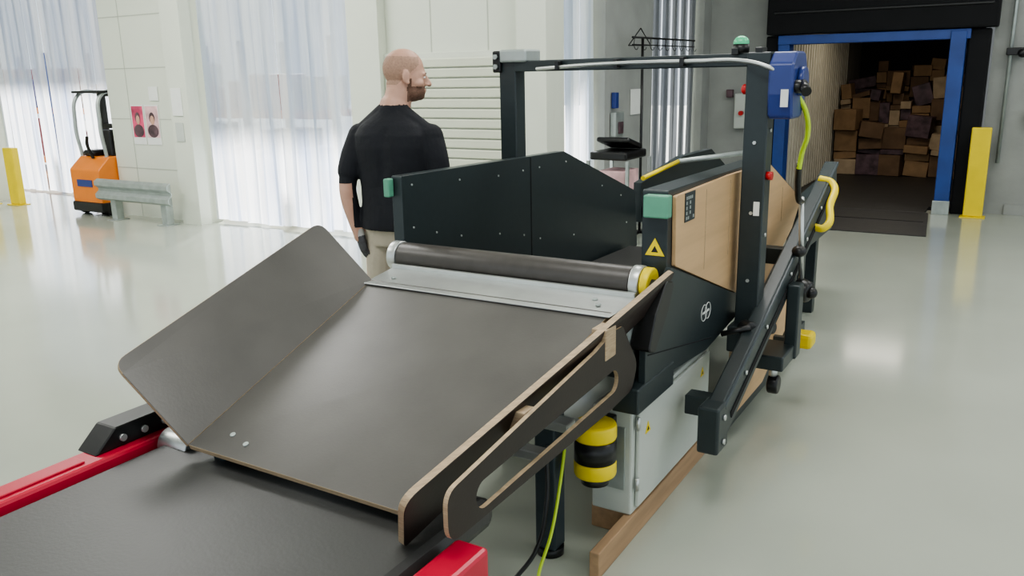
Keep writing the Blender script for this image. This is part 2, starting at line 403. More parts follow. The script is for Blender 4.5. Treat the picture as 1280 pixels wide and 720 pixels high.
# coat rack & hall clutter
cr=group('coat_rack')
cyl(cr,'pole',(-3.46,8.42,0.03),(-3.46,8.42,2.04),0.014,'black')
cyl(cr,'bar',(-3.48,8.2,2.04),(-3.42,9.9,2.04),0.010,'black')
cyl(cr,'bar_2',(-3.48,8.2,1.97),(-3.42,9.9,1.97),0.006,'black')
for i in range(9):
    t=i/8; x=-3.48+0.06*t; y=8.25+1.6*t
    tube(cr,'hook_%d'%i,[(x,y,2.03),(x,y,1.95),(x+0.02,y+0.01,1.92),(x+0.03,y+0.03,1.945)],0.004,'black')
tube(cr,'hanger',[(-3.5,8.15,1.96),(-3.46,8.36,2.13),(-3.42,8.55,1.96),(-3.5,8.15,1.96)],0.006,'black',False)
for i,a in enumerate((0,1.57,3.14,4.71)):
    beam(cr,'foot_%d'%i,(-3.46,8.42,0.02),(-3.46+0.2*math.cos(a),8.42+0.26*math.sin(a),0.02),0.03,0.03,'black')
nb=group('control_box'); box(nb,'panel',(-3.675,8.10,1.05),(-3.61,8.32,1.30),'galv',0.01)
box(nb,'switch',(-3.61,8.16,1.08),(-3.59,8.26,1.2),'posterdark',0.005)
box(nb,'switch_2',(-3.67,8.12,1.34),(-3.62,8.2,1.5),'reelblue',0.005)
nb=group('control_box'); box(nb,'panel',(-3.30,11.2,0.95),(-3.10,11.3,1.40),'white',0.01)
cyl(nb,'button',(-3.2,11.2,1.15),(-3.2,11.15,1.15),0.03,'redbtn')
box(nb,'small_switch',(-3.42,11.22,1.35),(-3.34,11.3,1.45),'posterdark',0.005)
mc=group('monitor_cart')
box(mc,'case',(-3.5,7.25,0.90),(-3.12,7.75,0.98),'black',0.02)
box(mc,'lid',(-3.48,7.35,1.02),(-3.14,7.7,1.07),'black',0.02,Matrix.Rotation(-0.25,3,'X'))
box(mc,'shelf',(-3.52,7.2,0.56),(-3.08,7.8,0.59),'galv',0.004)
for x in (-3.50,-3.10):
    for y in (7.23,7.77): box(mc,'leg',(x-0.015,y-0.015,0),(x+0.015,y+0.015,0.90),'galv',0.002)
box(mc,'parcel',(-3.42,7.28,0.59),(-3.15,7.62,0.80),'rose',0.005)

# ---------------------------------------------------------------- telescopic belt conveyor (red)
tb=group('telescopic_belt_conveyor',(-1.7,0.5,0))
box(tb,'belt',(-2.36,-1.6,0.44),(-1.18,1.84,0.53),'belt',0.03)
box(tb,'rail_l',(-2.50,-1.6,0.36),(-2.38,2.1,0.545),'red',0.012)
box(tb,'rail_cap_l',(-2.47,-1.6,0.545),(-2.41,1.38,0.552),'red',0.003)
box(tb,'rail_r',(-1.15,-1.6,0.42),(-1.05,1.60,0.535),'red',0.012)
for x0,x1 in ((-2.48,-2.40),(-1.14,-1.07)):
    box(tb,'lower',(x0,-1.6,0.22),(x1,1.55,0.36 if x0<-2 else 0.42),'black',0.008)
for y in (-1.2,0.8,1.5):
    for x in (-2.44,-1.105):
        box(tb,'leg',(x-0.03,y-0.03,0.0),(x+0.03,y+0.03,0.25),'black',0.004)
plate(tb,'bracket_l',yz(-2.52,[(1.42,0.545),(1.50,0.615),(1.70,0.615),(1.78,0.545)]),Vector((0.10,0,0)),'black','black',bev=0.004)
for y in (1.52,1.60,1.68): cyl(tb,'bolt',(-2.42,y,0.575),(-2.41,y,0.575),0.012,'alu')
cyl(tb,'drum_collar',(-2.37,1.66,0.515),(-2.23,1.66,0.515),0.055,'alu',bev=0.004)

# ---------------------------------------------------------------- unloading conveyor
uc=group('parcel_unloading_conveyor',(-1.7,3.2,0))
z0=0.915
FL=(-2.17,2.51,z0); FR=(-1.125,2.51,z0); NR=(-1.27,1.58,0.572); NL=(-2.17,1.58,0.578)
plate(uc,'chute_bed',[NL,NR,FR,FL],-0.018,'pheno','plyedge',bev=0.001)
plate(uc,'chute_flap_left',[NL,FL,(-2.42,2.50,1.135),(-2.425,1.527,0.828)],-0.018,'pheno','plyedge',rad=[0,0,0.045,0.05],mback='pheno')
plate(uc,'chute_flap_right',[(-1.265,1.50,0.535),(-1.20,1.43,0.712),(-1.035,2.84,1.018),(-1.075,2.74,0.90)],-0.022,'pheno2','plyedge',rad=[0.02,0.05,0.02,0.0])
for x,y in ((-2.05,1.66),(-1.97,1.64)):
    z=0.578+(y-1.58)*(0.337/0.93); cyl(uc,'screw',(x,y,z-0.002),(x,y-0.002,z+0.003),0.009,'galv',n=16)
plate(uc,'transition_sheet',[(-2.18,2.47,0.905),(-1.115,2.47,0.905),(-1.10,2.70,0.915),(-2.22,2.70,0.915)],0.006,'alu','alu')
for x,y in ((-1.2,2.56),(-1.24,2.62),(-2.1,2.56)): cyl(uc,'sheet_screw',(x,y,0.918),(x,y,0.924),0.010,'galv',n=16)
box(uc,'roller_guard',(-2.22,2.695,0.895),(-1.12,2.715,0.938),'alu',0.005)
cyl(uc,'head_roller',(-2.22,2.78,0.955),(-1.16,2.78,0.955),0.060,'roller',n=48,bev=0.004)
cyl(uc,'roller_cap_l',(-2.265,2.78,0.955),(-2.222,2.78,0.955),0.064,'alu',n=40,bev=0.004)
cyl(uc,'roller_cap_r',(-1.158,2.78,0.955),(-1.12,2.78,0.955),0.066,'alu',n=40,bev=0.004)
cyl(uc,'roller_end_yellow',(-1.119,2.78,0.955),(-1.085,2.78,0.955),0.062,'yellow',n=40,bev=0.006)
plate(uc,'belt_bed',yz(-2.25,[(2.80,0.90),(2.80,0.985),(3.5,0.74),(4.1,0.56),(5.3,0.54),(5.3,0.46),(4.0,0.46),(3.4,0.64)]),Vector((1.08,0,0)),'belt','belt',bev=0.01)
LP=[(2.86,0.80),(2.86,1.285),(4.38,1.262),(5.45,0.90),(5.50,0.50),(4.2,0.42),(3.5,0.52)]
plate(uc,'side_panel_left',yz(-2.33,LP),Vector((0.055,0,0)),'steel_dark','steel_dark',rad=0.01)
box(uc,'side_seam',(-2.2755,3.98,0.5),(-2.273,3.988,1.262),'blackmatte',0)
for (y,z) in ((2.93,1.24),(2.93,1.05),(3.1,1.0),(3.3,1.22),(3.3,0.95),(3.65,1.2),(3.65,0.9),(3.90,1.2),(3.90,0.85),(4.08,1.2),(4.08,0.8),(4.4,1.2),(4.5,0.75),(4.9,1.0),(5.2,0.9),(5.3,0.7)):
    cyl(uc,'panel_bolt',(-2.276,y,z),(-2.271,y,z),0.005,'alu',n=12)
RP=[(2.86,0.86),(2.86,1.285),(4.2,1.275),(5.0,0.985),(4.8,0.83),(4.22,0.62),(3.7,0.70)]
plate(uc,'side_panel_right',yz(-1.165,RP),Vector((0.098,0,0)),'steel_dark','steel_dark',rad=0.01)
CP=[(2.91,1.00),(2.90,1.262),(3.55,1.268),(4.19,1.258),(4.96,0.98),(4.78,0.84),(4.24,0.64),(3.72,0.71)]
plate(uc,'plywood_cladding',yz(-1.066,CP),Vector((0.016,0,0)),'ply','ply',rad=0.01)
for y in (3.24,3.56,4.15,4.5):
    box(uc,'cladding_joint',(-1.0505,y,0.92),(-1.0485,y+0.004,1.245 if y<4.3 else 1.10),'plyedge',0)
box(uc,'qr_label',(-1.0500,2.99,1.15),(-1.047,3.10,1.26),'steel_dark',0)
rq=random.Random(4)
for i in range(5):
    for j in range(5):
        if rq.random()<0.5: box(uc,'qr_dot',(-1.047,3.0+i*0.019,1.158+j*0.019),(-1.0462,3.012+i*0.019,1.17+j*0.019),'galv',0)
box(uc,'green_block_r',(-1.145,2.815,1.19),(-1.050,2.86,1.272),'green',0.006)
box(uc,'green_block_l',(-2.345,2.82,1.195),(-2.315,2.858,1.275),'green',0.006)
def triangle(name,c,s,ax,g=None):
    g=g or uc
    x,y,z=c
    if ax=='y':
        a=[Vector((x-s/2,y,z)),Vector((x+s/2,y,z)),Vector((x,y,z+s*0.87))]; off=Vector((0,-0.002,0)); 
        b=[Vector((x-s/3.4,y-0.002,z+s*0.1)),Vector((x+s/3.4,y-0.002,z+s*0.1)),Vector((x,y-0.002,z+s*0.62))]; off2=Vector((0,-0.001,0))
    else:
        a=[Vector((x,y-s/2,z)),Vector((x,y+s/2,z)),Vector((x,y,z+s*0.87))]; off=Vector((0.002,0,0))
        b=[Vector((x+0.002,y-s/3.4,z+s*0.1)),Vector((x+0.002,y+s/3.4,z+s*0.1)),Vector((x+0.002,y,z+s*0.62))]; off2=Vector((0.001,0,0))
    plate(g,name,a,off,'yellow','yellow',bev=0); 
    cc=sum(b,Vector())/3
    plate(g,name+'_mark',[cc+(q-cc)*0.6 for q in b],off2,'black','black',bev=0)
triangle('warning_label',(-1.112,2.858,1.045),0.075,'y')
SP=[(2.62,0.62),(2.62,0.76),(2.72,0.90),(2.86,1.005),(3.70,0.712),(3.74,0.60),(3.30,0.56)]
plate(uc,'side_skirt',yz(-1.07,SP),Vector((0.025,0,0)),'steel_dark','steel_dark',rad=0.008)
beam(uc,'skirt_seam',(-1.0445,2.64,0.735),(-1.0445,3.35,0.60),0.002,0.004,'blackmatte',0)
plate(uc,'rubber_buffer',yz(-1.10,[(2.60,0.76),(2.66,0.74),(2.78,0.86),(2.84,0.96),(2.76,0.98),(2.66,0.88)]),Vector((0.075,0,0)),'black','black',rad=0.02,bev=0.004)
for dy in (-0.024,0.024):
    pts=[(-1.043,3.27+dy+0.034*math.cos(a),0.735+0.034*math.sin(a)) for a in [i*math.pi/16 for i in range(33)]]
    tube(uc,'logo_ring',pts,0.0014,'paper',False)
for i in range(6):
    box(uc,'logo_letter',(-1.0445,3.228+i*0.0145,0.731),(-1.042,3.237+i*0.0145,0.740),'paper',0)
box(uc,'cross_frame',(-2.2,2.66,0.62),(-1.12,2.76,0.74),'steel_blue',0.006)
box(uc,'motor_housing',(-1.35,2.60,0.72),(-1.10,2.70,0.86),'galv',0.02)
box(uc,'skirt_foot',(-1.14,2.55,0.54),(-1.04,2.9,0.635),'steel_dark',0.006)
for x in (-2.2,-1.32):
    for y in (2.42,3.6):
        box(uc,'leg',(x-0.04,y-0.04,0.03),(x+0.04,y+0.04,0.80 if y<3 else 0.5),'steel_blue',0.006)
        cyl(uc,'foot',(x,y,0),(x,y,0.03),0.05,'black')
beam(uc,'chute_rail_l',(-2.08,1.62,0.53),(-2.08,2.45,0.84),0.05,0.06,'steel_blue')
beam(uc,'chute_bearer_r',(-1.36,1.62,0.53),(-1.36,2.45,0.84),0.05,0.06,'steel_blue')
beam(uc,'tie_bar_1',(-1.9,2.20,0.62),(-1.12,2.20,0.62),0.06,0.03,'alu')
beam(uc,'tie_bar_2',(-1.9,2.05,0.58),(-1.12,2.05,0.58),0.05,0.03,'alu')
beam(uc,'tie_bar_3',(-1.9,2.33,0.56),(-1.16,2.33,0.56),0.05,0.04,'galv')
def slotted():
    cu=bpy.data.curves.new('sb','CURVE'); cu.dimensions='2D'; cu.fill_mode='BOTH'; cu.extrude=0.007
    outer=roundpoly([Vector((1.50,0.575,0)),Vector((1.50,0.715,0)),Vector((2.28,0.850,0)),Vector((2.40,0.885,0)),Vector((2.47,0.885,0)),Vector((2.59,0.72,0)),Vector((2.55,0.635,0)),Vector((2.38,0.615,0))],[0.05,0.05,0.02,0.02,0.02,0.06,0.05,0.1])
    slot=[]
    a=Vector((1.66,0.647,0)); b=Vector((2.40,0.710,0)); r=0.040; d=(b-a).normalized(); n=Vector((-d.y,d.x,0))
    for k in range(13): t=math.pi/2-math.pi*k/12; slot.append(b+d*r*math.cos(t)+n*r*math.sin(t))
    for k in range(13): t=-math.pi/2-math.pi*k/12; slot.append(a+d*r*math.cos(t)+n*r*math.sin(t))
    for loop in (outer,slot):
        sp=cu.splines.new('POLY'); sp.points.add(len(loop)-1); sp.use_cyclic_u=True
        for q,p in zip(sp.points,loop): q.co=(p.x,p.y,0,1)
    t=bpy.data.objects.new('tmp',cu); COL.objects.link(t)
    me=bpy.data.meshes.new_from_object(t.evaluated_get(bpy.context.evaluated_depsgraph_get())); bpy.data.objects.remove(t)
    for v in me.vertices: a,b,c=v.co; v.co=(-1.080+c-0.03*(2.3-a)/0.8,a,b)
    me.materials.clear(); me.update()
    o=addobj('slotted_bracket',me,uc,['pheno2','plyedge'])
    for p in me.polygons: p.material_index=0 if abs(p.normal.x)>0.7 else 1
slotted()
box(uc,'spacer_block',(-1.17,1.88,0.70),(-1.105,1.94,0.785),'plyedge',0.004)
box(uc,'spacer_block_2',(-1.12,2.34,0.80),(-1.068,2.42,0.905),'plyedge',0.004)
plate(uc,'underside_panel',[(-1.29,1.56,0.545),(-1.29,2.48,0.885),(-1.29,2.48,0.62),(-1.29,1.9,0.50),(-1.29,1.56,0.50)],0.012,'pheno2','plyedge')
box(uc,'wooden_plinth',(-1.125,2.34,0.0),(-1.088,3.52,0.10),'plydark',0.004)
box(uc,'wooden_plinth_cross',(-1.27,2.66,0.0),(-1.126,3.50,0.10),'plydark',0.004)
cb=group('control_cabinet',(-1.3,3.0,0.11))
box(cb,'body',(-1.255,2.63,0.101),(-1.095,3.50,0.52),'white',0.008)
box(cb,'door',(-1.094,2.66,0.125),(-1.078,3.46,0.505),'white',0.006)
cyl(cb,'lock',(-1.078,3.38,0.33),(-1.07,3.38,0.33),0.012,'black',n=16)
for z in (0.2,0.44): cyl(cb,'hinge',(-1.08,2.65,z),(-1.08,2.65,z+0.05),0.008,'alu',n=16)
box(cb,'gland_plate',(-1.23,2.625,0.2),(-1.12,2.63,0.45),'galv',0.003)
triangle('warning_label_2',(-1.078,2.74,0.40),0.05,'x',cb); triangle('warning_label_3',(-1.078,3.36,0.42),0.045,'x',cb)
yr=group('barrier_tape_reel',(-1.17,2.49,0.4))
cyl(yr,'top',(-1.175,2.49,0.452),(-1.175,2.49,0.515),0.076,'yellow',bev=0.012)
cyl(yr,'core',(-1.175,2.49,0.375),(-1.175,2.49,0.455),0.075,'black')
cyl(yr,'bottom',(-1.175,2.49,0.315),(-1.175,2.49,0.378),0.076,'yellow',bev=0.012)
cyl(yr,'base',(-1.175,2.49,0.285),(-1.175,2.49,0.314),0.05,'black')
box(yr,'bracket',(-1.20,2.56,0.34),(-1.15,2.622,0.5),'black',0.005)
cy=group('ground_cable')
tube(cy,'cable',[(-1.26,2.42,0.42),(-1.25,2.36,0.30),(-1.24,2.28,0.17),(-1.24,2.18,0.04),(-1.10,1.98,0.01),(-1.0,1.8,0.01)],0.006,'cabley')
tube(cy,'cable_2',[(-1.3,2.36,0.45),(-1.28,2.32,0.25),(-1.29,2.26,0.1),(-1.32,2.15,0.03),(-1.3,1.9,0.01)],0.008,'black')

# inclined lift beam
beam(uc,'lift_beam',(-0.905,2.98,0.36),(-0.905,5.0,1.12),0.065,0.165,'steel_dark',0.008)
beam(uc,'lift_beam_flange',(-0.87,3.0,0.44),(-0.87,4.98,1.185),0.012,0.02,'steel_blue',0.003)
beam(uc,'lift_beam_slot',(-0.871,3.10,0.375),(-0.871,4.9,1.052),0.004,0.03,'blackmatte',0.0)
box(uc,'beam_end_plate',(-0.95,2.92,0.27),(-0.865,3.05,0.46),'steel_dark',0.01)
for dz in (0.31,0.41): cyl(uc,'end_bolt',(-0.865,2.98,dz),(-0.856,2.98,dz),0.012,'alu',n=6)
for t in (0.15,0.3,0.5,0.65,0.8): cyl(uc,'beam_bolt',(-0.873,2.98+2.02*t,0.38+0.76*t),(-0.863,2.98+2.02*t,0.38+0.76*t),0.010,'alu',n=6)
beam(uc,'beam_outrigger',(-1.05,3.1,0.40),(-0.93,3.1,0.40),0.08,0.08,'steel_dark')
beam(uc,'beam_outrigger_2',(-1.07,4.2,0.80),(-0.93,4.2,0.80),0.08,0.08,'steel_dark')
beam(uc,'base_rail',(-1.10,3.55,0.10),(-1.10,5.3,0.10),0.10,0.12,'steel_dark')
beam(uc,'base_rail_l',(-2.2,2.4,0.10),(-2.2,5.3,0.10),0.10,0.12,'steel_dark')
plate(uc,'lower_ply',yz(-1.04,[(3.62,0.12),(3.62,0.50),(4.3,0.66),(4.7,0.8),(4.7,0.3),(4.2,0.12)]),Vector((0.015,0,0)),'ply','plyedge')
for y in (4.1,5.0):
    box(uc,'rear_leg',(-1.15,y,0.16),(-1.07,y+0.08,0.55),'steel_dark',0.006)
    box(uc,'rear_leg_l',(-2.28,y,0.16),(-2.2,y+0.08,0.48),'steel_dark',0.006)
for x in (-1.10,-2.2):
    for y in (3.7,5.2): cyl(uc,'floor_foot',(x,y,0.0),(x,y,0.05),0.045,'black')
box(uc,'bracket_arm',(-0.97,3.72,0.36),(-0.82,3.98,0.43),'steel_dark',0.008)
box(uc,'bracket_vertical',(-0.87,3.93,0.36),(-0.81,4.02,0.72),'steel_dark',0.008)
cyl(uc,'caster_stem',(-0.88,3.80,0.29),(-0.88,3.80,0.37),0.02,'alu')
cyl(uc,'caster',(-0.90,3.80,0.27),(-0.85,3.80,0.27),0.045,'black',bev=0.008)
box(uc,'foot_pedal',(-0.92,4.34,0.28),(-0.82,4.46,0.36),'yellow',0.02)
beam(uc,'pedal_arm',(-1.04,4.40,0.30),(-0.88,4.40,0.30),0.04,0.04,'steel_dark')
cyl(uc,'control_rod',(-0.85,4.02,1.12),(-0.85,4.14,0.66),0.012,'alu')
sphere(uc,'rod_joint',(-0.85,4.05,0.86),0.035,'black',(1,1,0.8))
cyl(uc,'hand_wheel',(-0.87,4.14,0.655),(-0.80,4.12,0.645),0.062,'black',r2=0.05,bev=0.012)
sphere(uc,'hand_wheel_hub',(-0.795,4.12,0.645),0.028,'black')
tube(uc,'yellow_handle',[(-0.88,4.50,0.90),(-0.83,4.5,0.90),(-0.83,4.62,1.0),(-0.85,4.75,1.10),(-0.92,4.76,1.12)],0.020,'yellow')
box(uc,'gantry_foot',(-1.035,3.55,0.48),(-0.92,3.80,0.60),'steel_dark',0.008)
cyl(uc,'clamp_knob',(-0.95,3.50,0.62),(-0.90,3.46,0.62),0.035,'black',bev=0.01)
cyl(uc,'clamp_knob_2',(-0.95,3.55,0.54),(-0.89,3.52,0.54),0.028,'black',bev=0.01)
cyl(uc,'clamp_knob_3',(-0.93,3.75,0.56),(-0.87,3.73,0.56),0.028,'black',bev=0.01)
cyl(uc,'clamp_lever',(-1.02,3.42,0.60),(-0.90,3.44,0.64),0.012,'black')
# rear section
box(uc,'rear_bed',(-2.25,5.55,0.70),(-1.15,6.6,0.78),'belt',0.01)
plate(uc,'rear_side',yz(-2.33,[(5.55,0.66),(5.55,0.94),(6.4,1.05),(7.1,1.05),(7.5,0.88),(7.5,0.66)]),Vector((0.06,0,0)),'steel_dark','steel_dark')
plate(uc,'rear_side_r',yz(-1.15,[(5.1,0.60),(5.1,0.92),(5.9,0.98),(6.2,0.9),(6.2,0.60)]),Vector((0.06,0,0)),'steel_dark','steel_dark')
cyl(uc,'rear_rail',(-2.24,5.50,0.98),(-2.24,6.2,1.03),0.016,'yellow')
cyl(uc,'rear_rail_2',(-2.24,6.2,1.03),(-1.9,6.9,1.05),0.02,'galv')
for x in (-2.25,-1.2):
    for y in (5.7,6.1): box(uc,'rear_support',(x-0.04,y-0.04,0),(x+0.04,y+0.04,0.70),'steel_dark',0.005)

# gantry
gy_r,gy_l=3.66,3.95
xr,xl=-0.970,-2.36
GZ=1.740
box(uc,'gantry_post_r',(xr-0.05,gy_r-0.05,0.56),(xr+0.05,gy_r+0.05,GZ+0.03),'steel_dark',0.006)
box(uc,'gantry_post_l',(xl-0.05,gy_l-0.05,0.10),(xl+0.05,gy_l+0.05,GZ+0.03),'steel_dark',0.006)
beam(uc,'gantry_bar',(xl,gy_l,GZ),(xr,gy_r,GZ),0.08,0.055,'steel_dark',0.005)
box(uc,'gantry_box_l',(xl-0.03,gy_l-0.08,GZ+0.02),(xl+0.13,gy_l+0.08,GZ+0.085),'galv',0.01)
box(uc,'gantry_cap',(xl-0.08,gy_l-0.07,GZ-0.03),(xl-0.03,gy_l+0.07,GZ+0.08),'black',0.008)
for dz in (0.0,0.05): cyl(uc,'cap_bolt',(xl-0.055,gy_l-0.07,GZ+dz),(xl-0.055,gy_l-0.085,GZ+dz),0.014,'galv',n=6)
tube(uc,'air_pipe',[(xl+0.2,gy_l-0.09,GZ-0.015),(-1.7,gy_l-0.23,GZ),(-1.25,gy_r-0.01,GZ+0.0),(-1.02,gy_r-0.08,GZ-0.005),(-0.92,gy_r-0.10,GZ-0.03),(-0.85,gy_r-0.06,GZ-0.07)],0.009,'alu')
for t in (0.25,0.5,0.75): 
    xx=xl+(xr-xl)*t; yy=gy_l+(gy_r-gy_l)*t-0.055; box(uc,'pipe_clip',(xx-0.01,yy-0.03,GZ-0.02),(xx+0.01,yy+0.02,GZ+0.02),'black',0.002)
cyl(uc,'beacon_base',(-1.06,gy_r,GZ+0.03),(-1.06,gy_r,GZ+0.065),0.034,'black')
sphere(uc,'beacon_dome',(-1.06,gy_r,GZ+0.07),0.033,'greencap',(1,1,0.9))
for dx in (-0.12,-0.02): box(uc,'gantry_clip',(xr+dx,gy_r-0.04,GZ+0.02),(xr+dx+0.03,gy_r+0.04,GZ+0.05),'black',0.004)
for z in (1.0,1.25,1.45,1.62): cyl(uc,'post_bolt',(xr+0.049,gy_r,z),(xr+0.056,gy_r,z),0.009,'alu',n=6)
for z in (0.8,1.1,1.4): cyl(uc,'post_bolt_f',(xr,gy_r-0.049,z),(xr,gy_r-0.056,z),0.008,'alu',n=6)
cyl(uc,'stop_button',(xr+0.05,gy_r-0.02,1.26),(xr+0.075,gy_r-0.02,1.26),0.018,'redbtn')
sphere(uc,'red_lamp',(xr-0.06,gy_r-0.02,1.62),0.020,'redbtn',(0.8,0.8,1.1))
box(uc,'tag_plate',(xr+0.01,gy_r-0.054,1.09),(xr+0.035,gy_r-0.050,1.15),'paper',0)
ree=group('cable_reel',(-0.86,3.66,1.66))
plate(ree,'housing',yz(-0.915,[(3.58,1.50),(3.56,1.60),(3.56,1.72),(3.62,1.77),(3.76,1.77),(3.80,1.72),(3.80,1.58),(3.74,1.50)]),Vector((0.10,0,0)),'reelblue','reelblue',rad=0.03,bev=0.008)
cyl(ree,'hub',(-0.815,3.68,1.65),(-0.79,3.68,1.65),0.06,'reelblue',bev=0.008)
cyl(ree,'nozzle',(-0.79,3.62,1.64),(-0.76,3.56,1.61),0.02,'black')
sphere(ree,'ball_stop',(-0.81,3.62,1.63),0.04,'black',(1,1,0.7))
box(ree,'rating_label',(-0.86,3.555,1.55),(-0.83,3.561,1.62),'paper',0)
tube(ree,'yellow_cable',[(-0.83,3.70,1.60),(-0.80,3.76,1.52),(-0.80,3.82,1.42),(-0.825,3.85,1.34),(-0.835,3.86,1.27)],0.011,'cabley')
tube(ree,'hanging_cable',[(-0.835,3.86,1.29),(-0.845,3.9,1.24),(-0.85,3.93,1.18),(-0.85,3.96,1.12),(-0.85,4.02,1.1)],0.014,'black')
box(ree,'mount',(-0.935,3.64,1.58),(-0.915,3.70,1.70),'black',0.003)

# ---------------------------------------------------------------- MAN
def ring(c,ax,ay,n=20):
    return [c+ax*math.cos(2*math.pi*i/n)+ay*math.sin(2*math.pi*i/n) for i in range(n)]
def loft_bm(bm,rings):
    R=[[bm.verts.new(p) for p in r] for r in rings]; n=len(R[0])
    for a,b in zip(R[:-1],R[1:]):
        for i in range(n): bm.faces.new((a[i],a[(i+1)%n],b[(i+1)%n],b[i]))
    bm.faces.new(R[0][::-1]); bm.faces.new(R[-1])
def limb(bm,pts,rads,n=18):
    pts=[Vector(p) for p in pts]
    P=[];Rr=[]
    for i in range(len(pts)-1):
        p0=pts[max(i-1,0)];p1=pts[i];p2=pts[i+1];p3=pts[min(i+2,len(pts)-1)]
        for k in range(5):
            t=k/5
            P.append(0.5*((2*p1)+(p2-p0)*t+(2*p0-5*p1+4*p2-p3)*t*t+(-p0+3*p1-3*p2+p3)*t**3))
            Rr.append(rads[i]*(1-t)+rads[i+1]*t)
    P.append(pts[-1]);Rr.append(rads[-1])
    rings=[];x=None
    for i,p in enumerate(P):
        d=(P[min(i+1,len(P)-1)]-P[max(i-1,0)]).normalized()
        if x is None:
            x=d.cross(Vector((0,1,0.01))).normalized()
        x=(x-d*x.dot(d)).normalized(); y=d.cross(x)
        rings.append(ring(p,x*Rr[i],y*Rr[i],n))
    d0=(P[0]-P[1]).normalized(); d1=(P[-1]-P[-2]).normalized()
    def cap(r,c,d,rad,s): return [c+(q-c)*s+d*rad*math.sqrt(max(0,1-s*s))*0.9 for q in r]
    a=[cap(rings[0],P[0],d0,Rr[0],s) for s in (0.25,0.65,0.9)]
    b=[cap(rings[-1],P[-1],d1,Rr[-1],s) for s in (0.9,0.65,0.25)]
    loft_bm(bm,a+rings+b)
def ell(bm,c,r,rot=None):
    g=bmesh.ops.create_uvsphere(bm,u_segments=20,v_segments=12,radius=1)
    bmesh.ops.scale(bm,vec=r,verts=g['verts'])
    if rot is not None: bmesh.ops.rotate(bm,cent=(0,0,0),matrix=rot,verts=g['verts'])
    bmesh.ops.translate(bm,vec=c,verts=g['verts'])
def finish(bm,vox,smooth):
    bmesh.ops.recalc_face_normals(bm,faces=bm.faces)
    me=bpy.data.meshes.new('t'); bm.to_mesh(me); bm.free()
    o=bpy.data.objects.new('t',me); COL.objects.link(o)
    r=o.modifiers.new('r','REMESH'); r.mode='VOXEL'; r.voxel_size=vox
    s=o.modifiers.new('s','SMOOTH'); s.factor=0.5; s.iterations=smooth
    m2=bpy.data.meshes.new_from_object(o.evaluated_get(bpy.context.evaluated_depsgraph_get()))
    bpy.data.objects.remove(o)
    return m2
man=group('man',(-2.71,3.38,0))
BODY=Matrix.Translation((-2.71,3.38,0))@Matrix.Rotation(math.radians(10),4,'Z')
def put(name,me,mats,fn,xf):
    for m in mats: me.materials.append(M[m])
    for p in me.polygons:
        p.use_smooth=True
        p.material_index=fn(p.center)
    me.transform(xf); me.update()
    o=bpy.data.objects.new(name,me); COL.objects.link(o); o.parent=man; o.matrix_parent_inverse=Matrix.Translation(-Vector(man.location))
    return o
bm=bmesh.new()
secs=[(0.86,0.165,0.120,0.0),(0.945,0.180,0.132,-0.005),(0.95,0.198,0.148,-0.005),(1.00,0.200,0.146,-0.002),(1.08,0.196,0.138,0.0),(1.16,0.196,0.134,0.0),
      (1.26,0.204,0.134,-0.006),(1.36,0.212,0.134,-0.014),(1.42,0.206,0.124,-0.018),(1.465,0.178,0.104,-0.016),(1.505,0.125,0.088,-0.010),(1.54,0.085,0.077,0.0)]
rings=[]
for z,rx,ry,yo in secs:
    r=[]
    for i in range(40):
        a=2*math.pi*i/40; ca,sa=math.cos(a),math.sin(a)
        e=0.85
        fold=1+0.012*math.sin(5*a+z*22)*(1 if 0.95<z<1.3 else 0.3)
        x=rx*fold*math.copysign(abs(ca)**e,ca); y=ry*fold*math.copysign(abs(sa)**e,sa)
        if sa<0 and 1.2<z<1.45: y+=0.012*math.exp(-(x/0.03)**2)
        r.append(Vector((x,y+yo,z)))
    rings.append(r)
loft_bm(bm,rings)
limb(bm,[(0,-0.012,1.46),(0.01,0.0,1.56),(0.028,0.02,1.66)],[0.078,0.064,0.062])
limb(bm,[(0,-0.008,1.515),(0.004,-0.004,1.556)],[0.084,0.076])
limb(bm,[(-0.16,-0.015,1.440),(-0.04,-0.02,1.535)],[0.05,0.045]); limb(bm,[(0.16,-0.015,1.440),(0.04,-0.02,1.535)],[0.05,0.045])
LS=Vector((-0.195,-0.005,1.415)); LE=Vector((-0.245,-0.085,1.16)); LW=Vector((-0.205,-0.075,0.925))
limb(bm,[LS,(-0.222,-0.045,1.32),(-0.240,-0.070,1.235)],[0.066,0.064,0.061])
limb(bm,[LS,(-0.235,-0.065,1.25),LE,(-0.236,-0.084,1.07),LW,(-0.200,-0.072,0.895)],[0.055,0.050,0.045,0.044,0.031,0.030])
RS=Vector((0.195,-0.005,1.415)); RE=Vector((0.240,0.0,1.16)); RW=Vector((0.20,0.235,1.10))
limb(bm,[RS,(0.222,-0.01,1.31),(0.238,-0.005,1.195)],[0.066,0.065,0.062])
limb(bm,[RS,(0.235,-0.005,1.25),RE,(0.230,0.10,1.13),RW],[0.055,0.050,0.046,0.042,0.030])
for s in (-1,1):
    limb(bm,[(s*0.085,0,0.90),(s*0.105,0.0,0.72),(s*0.115,0.012,0.50),(s*0.12,-0.012,0.30),(s*0.125,-0.01,0.10)],[0.102,0.096,0.074,0.068,0.064])
    limb(bm,[(s*0.125,-0.03,0.055),(s*0.13,0.06,0.05),(s*0.135,0.155,0.042)],[0.052,0.052,0.040])
def bodymat(c):
    if c.z<0.085: return 4
    if c.x<-0.165 and c.z<1.182 and (c.x<-0.205 or (c.y<-0.045 and c.x<-0.17 and c.z<0.95)): return 0
    if c.x>0.16 and (c.y>0.14 and c.z<1.25 and c.z>1.0): return 0
    if c.z>1.566: return 0
    if c.z<0.948: return 2
    return 1
me=finish(bm,0.0065,3)
put('body',me,['skin','shirt','pants','cuff','shoe'],bodymat,BODY)
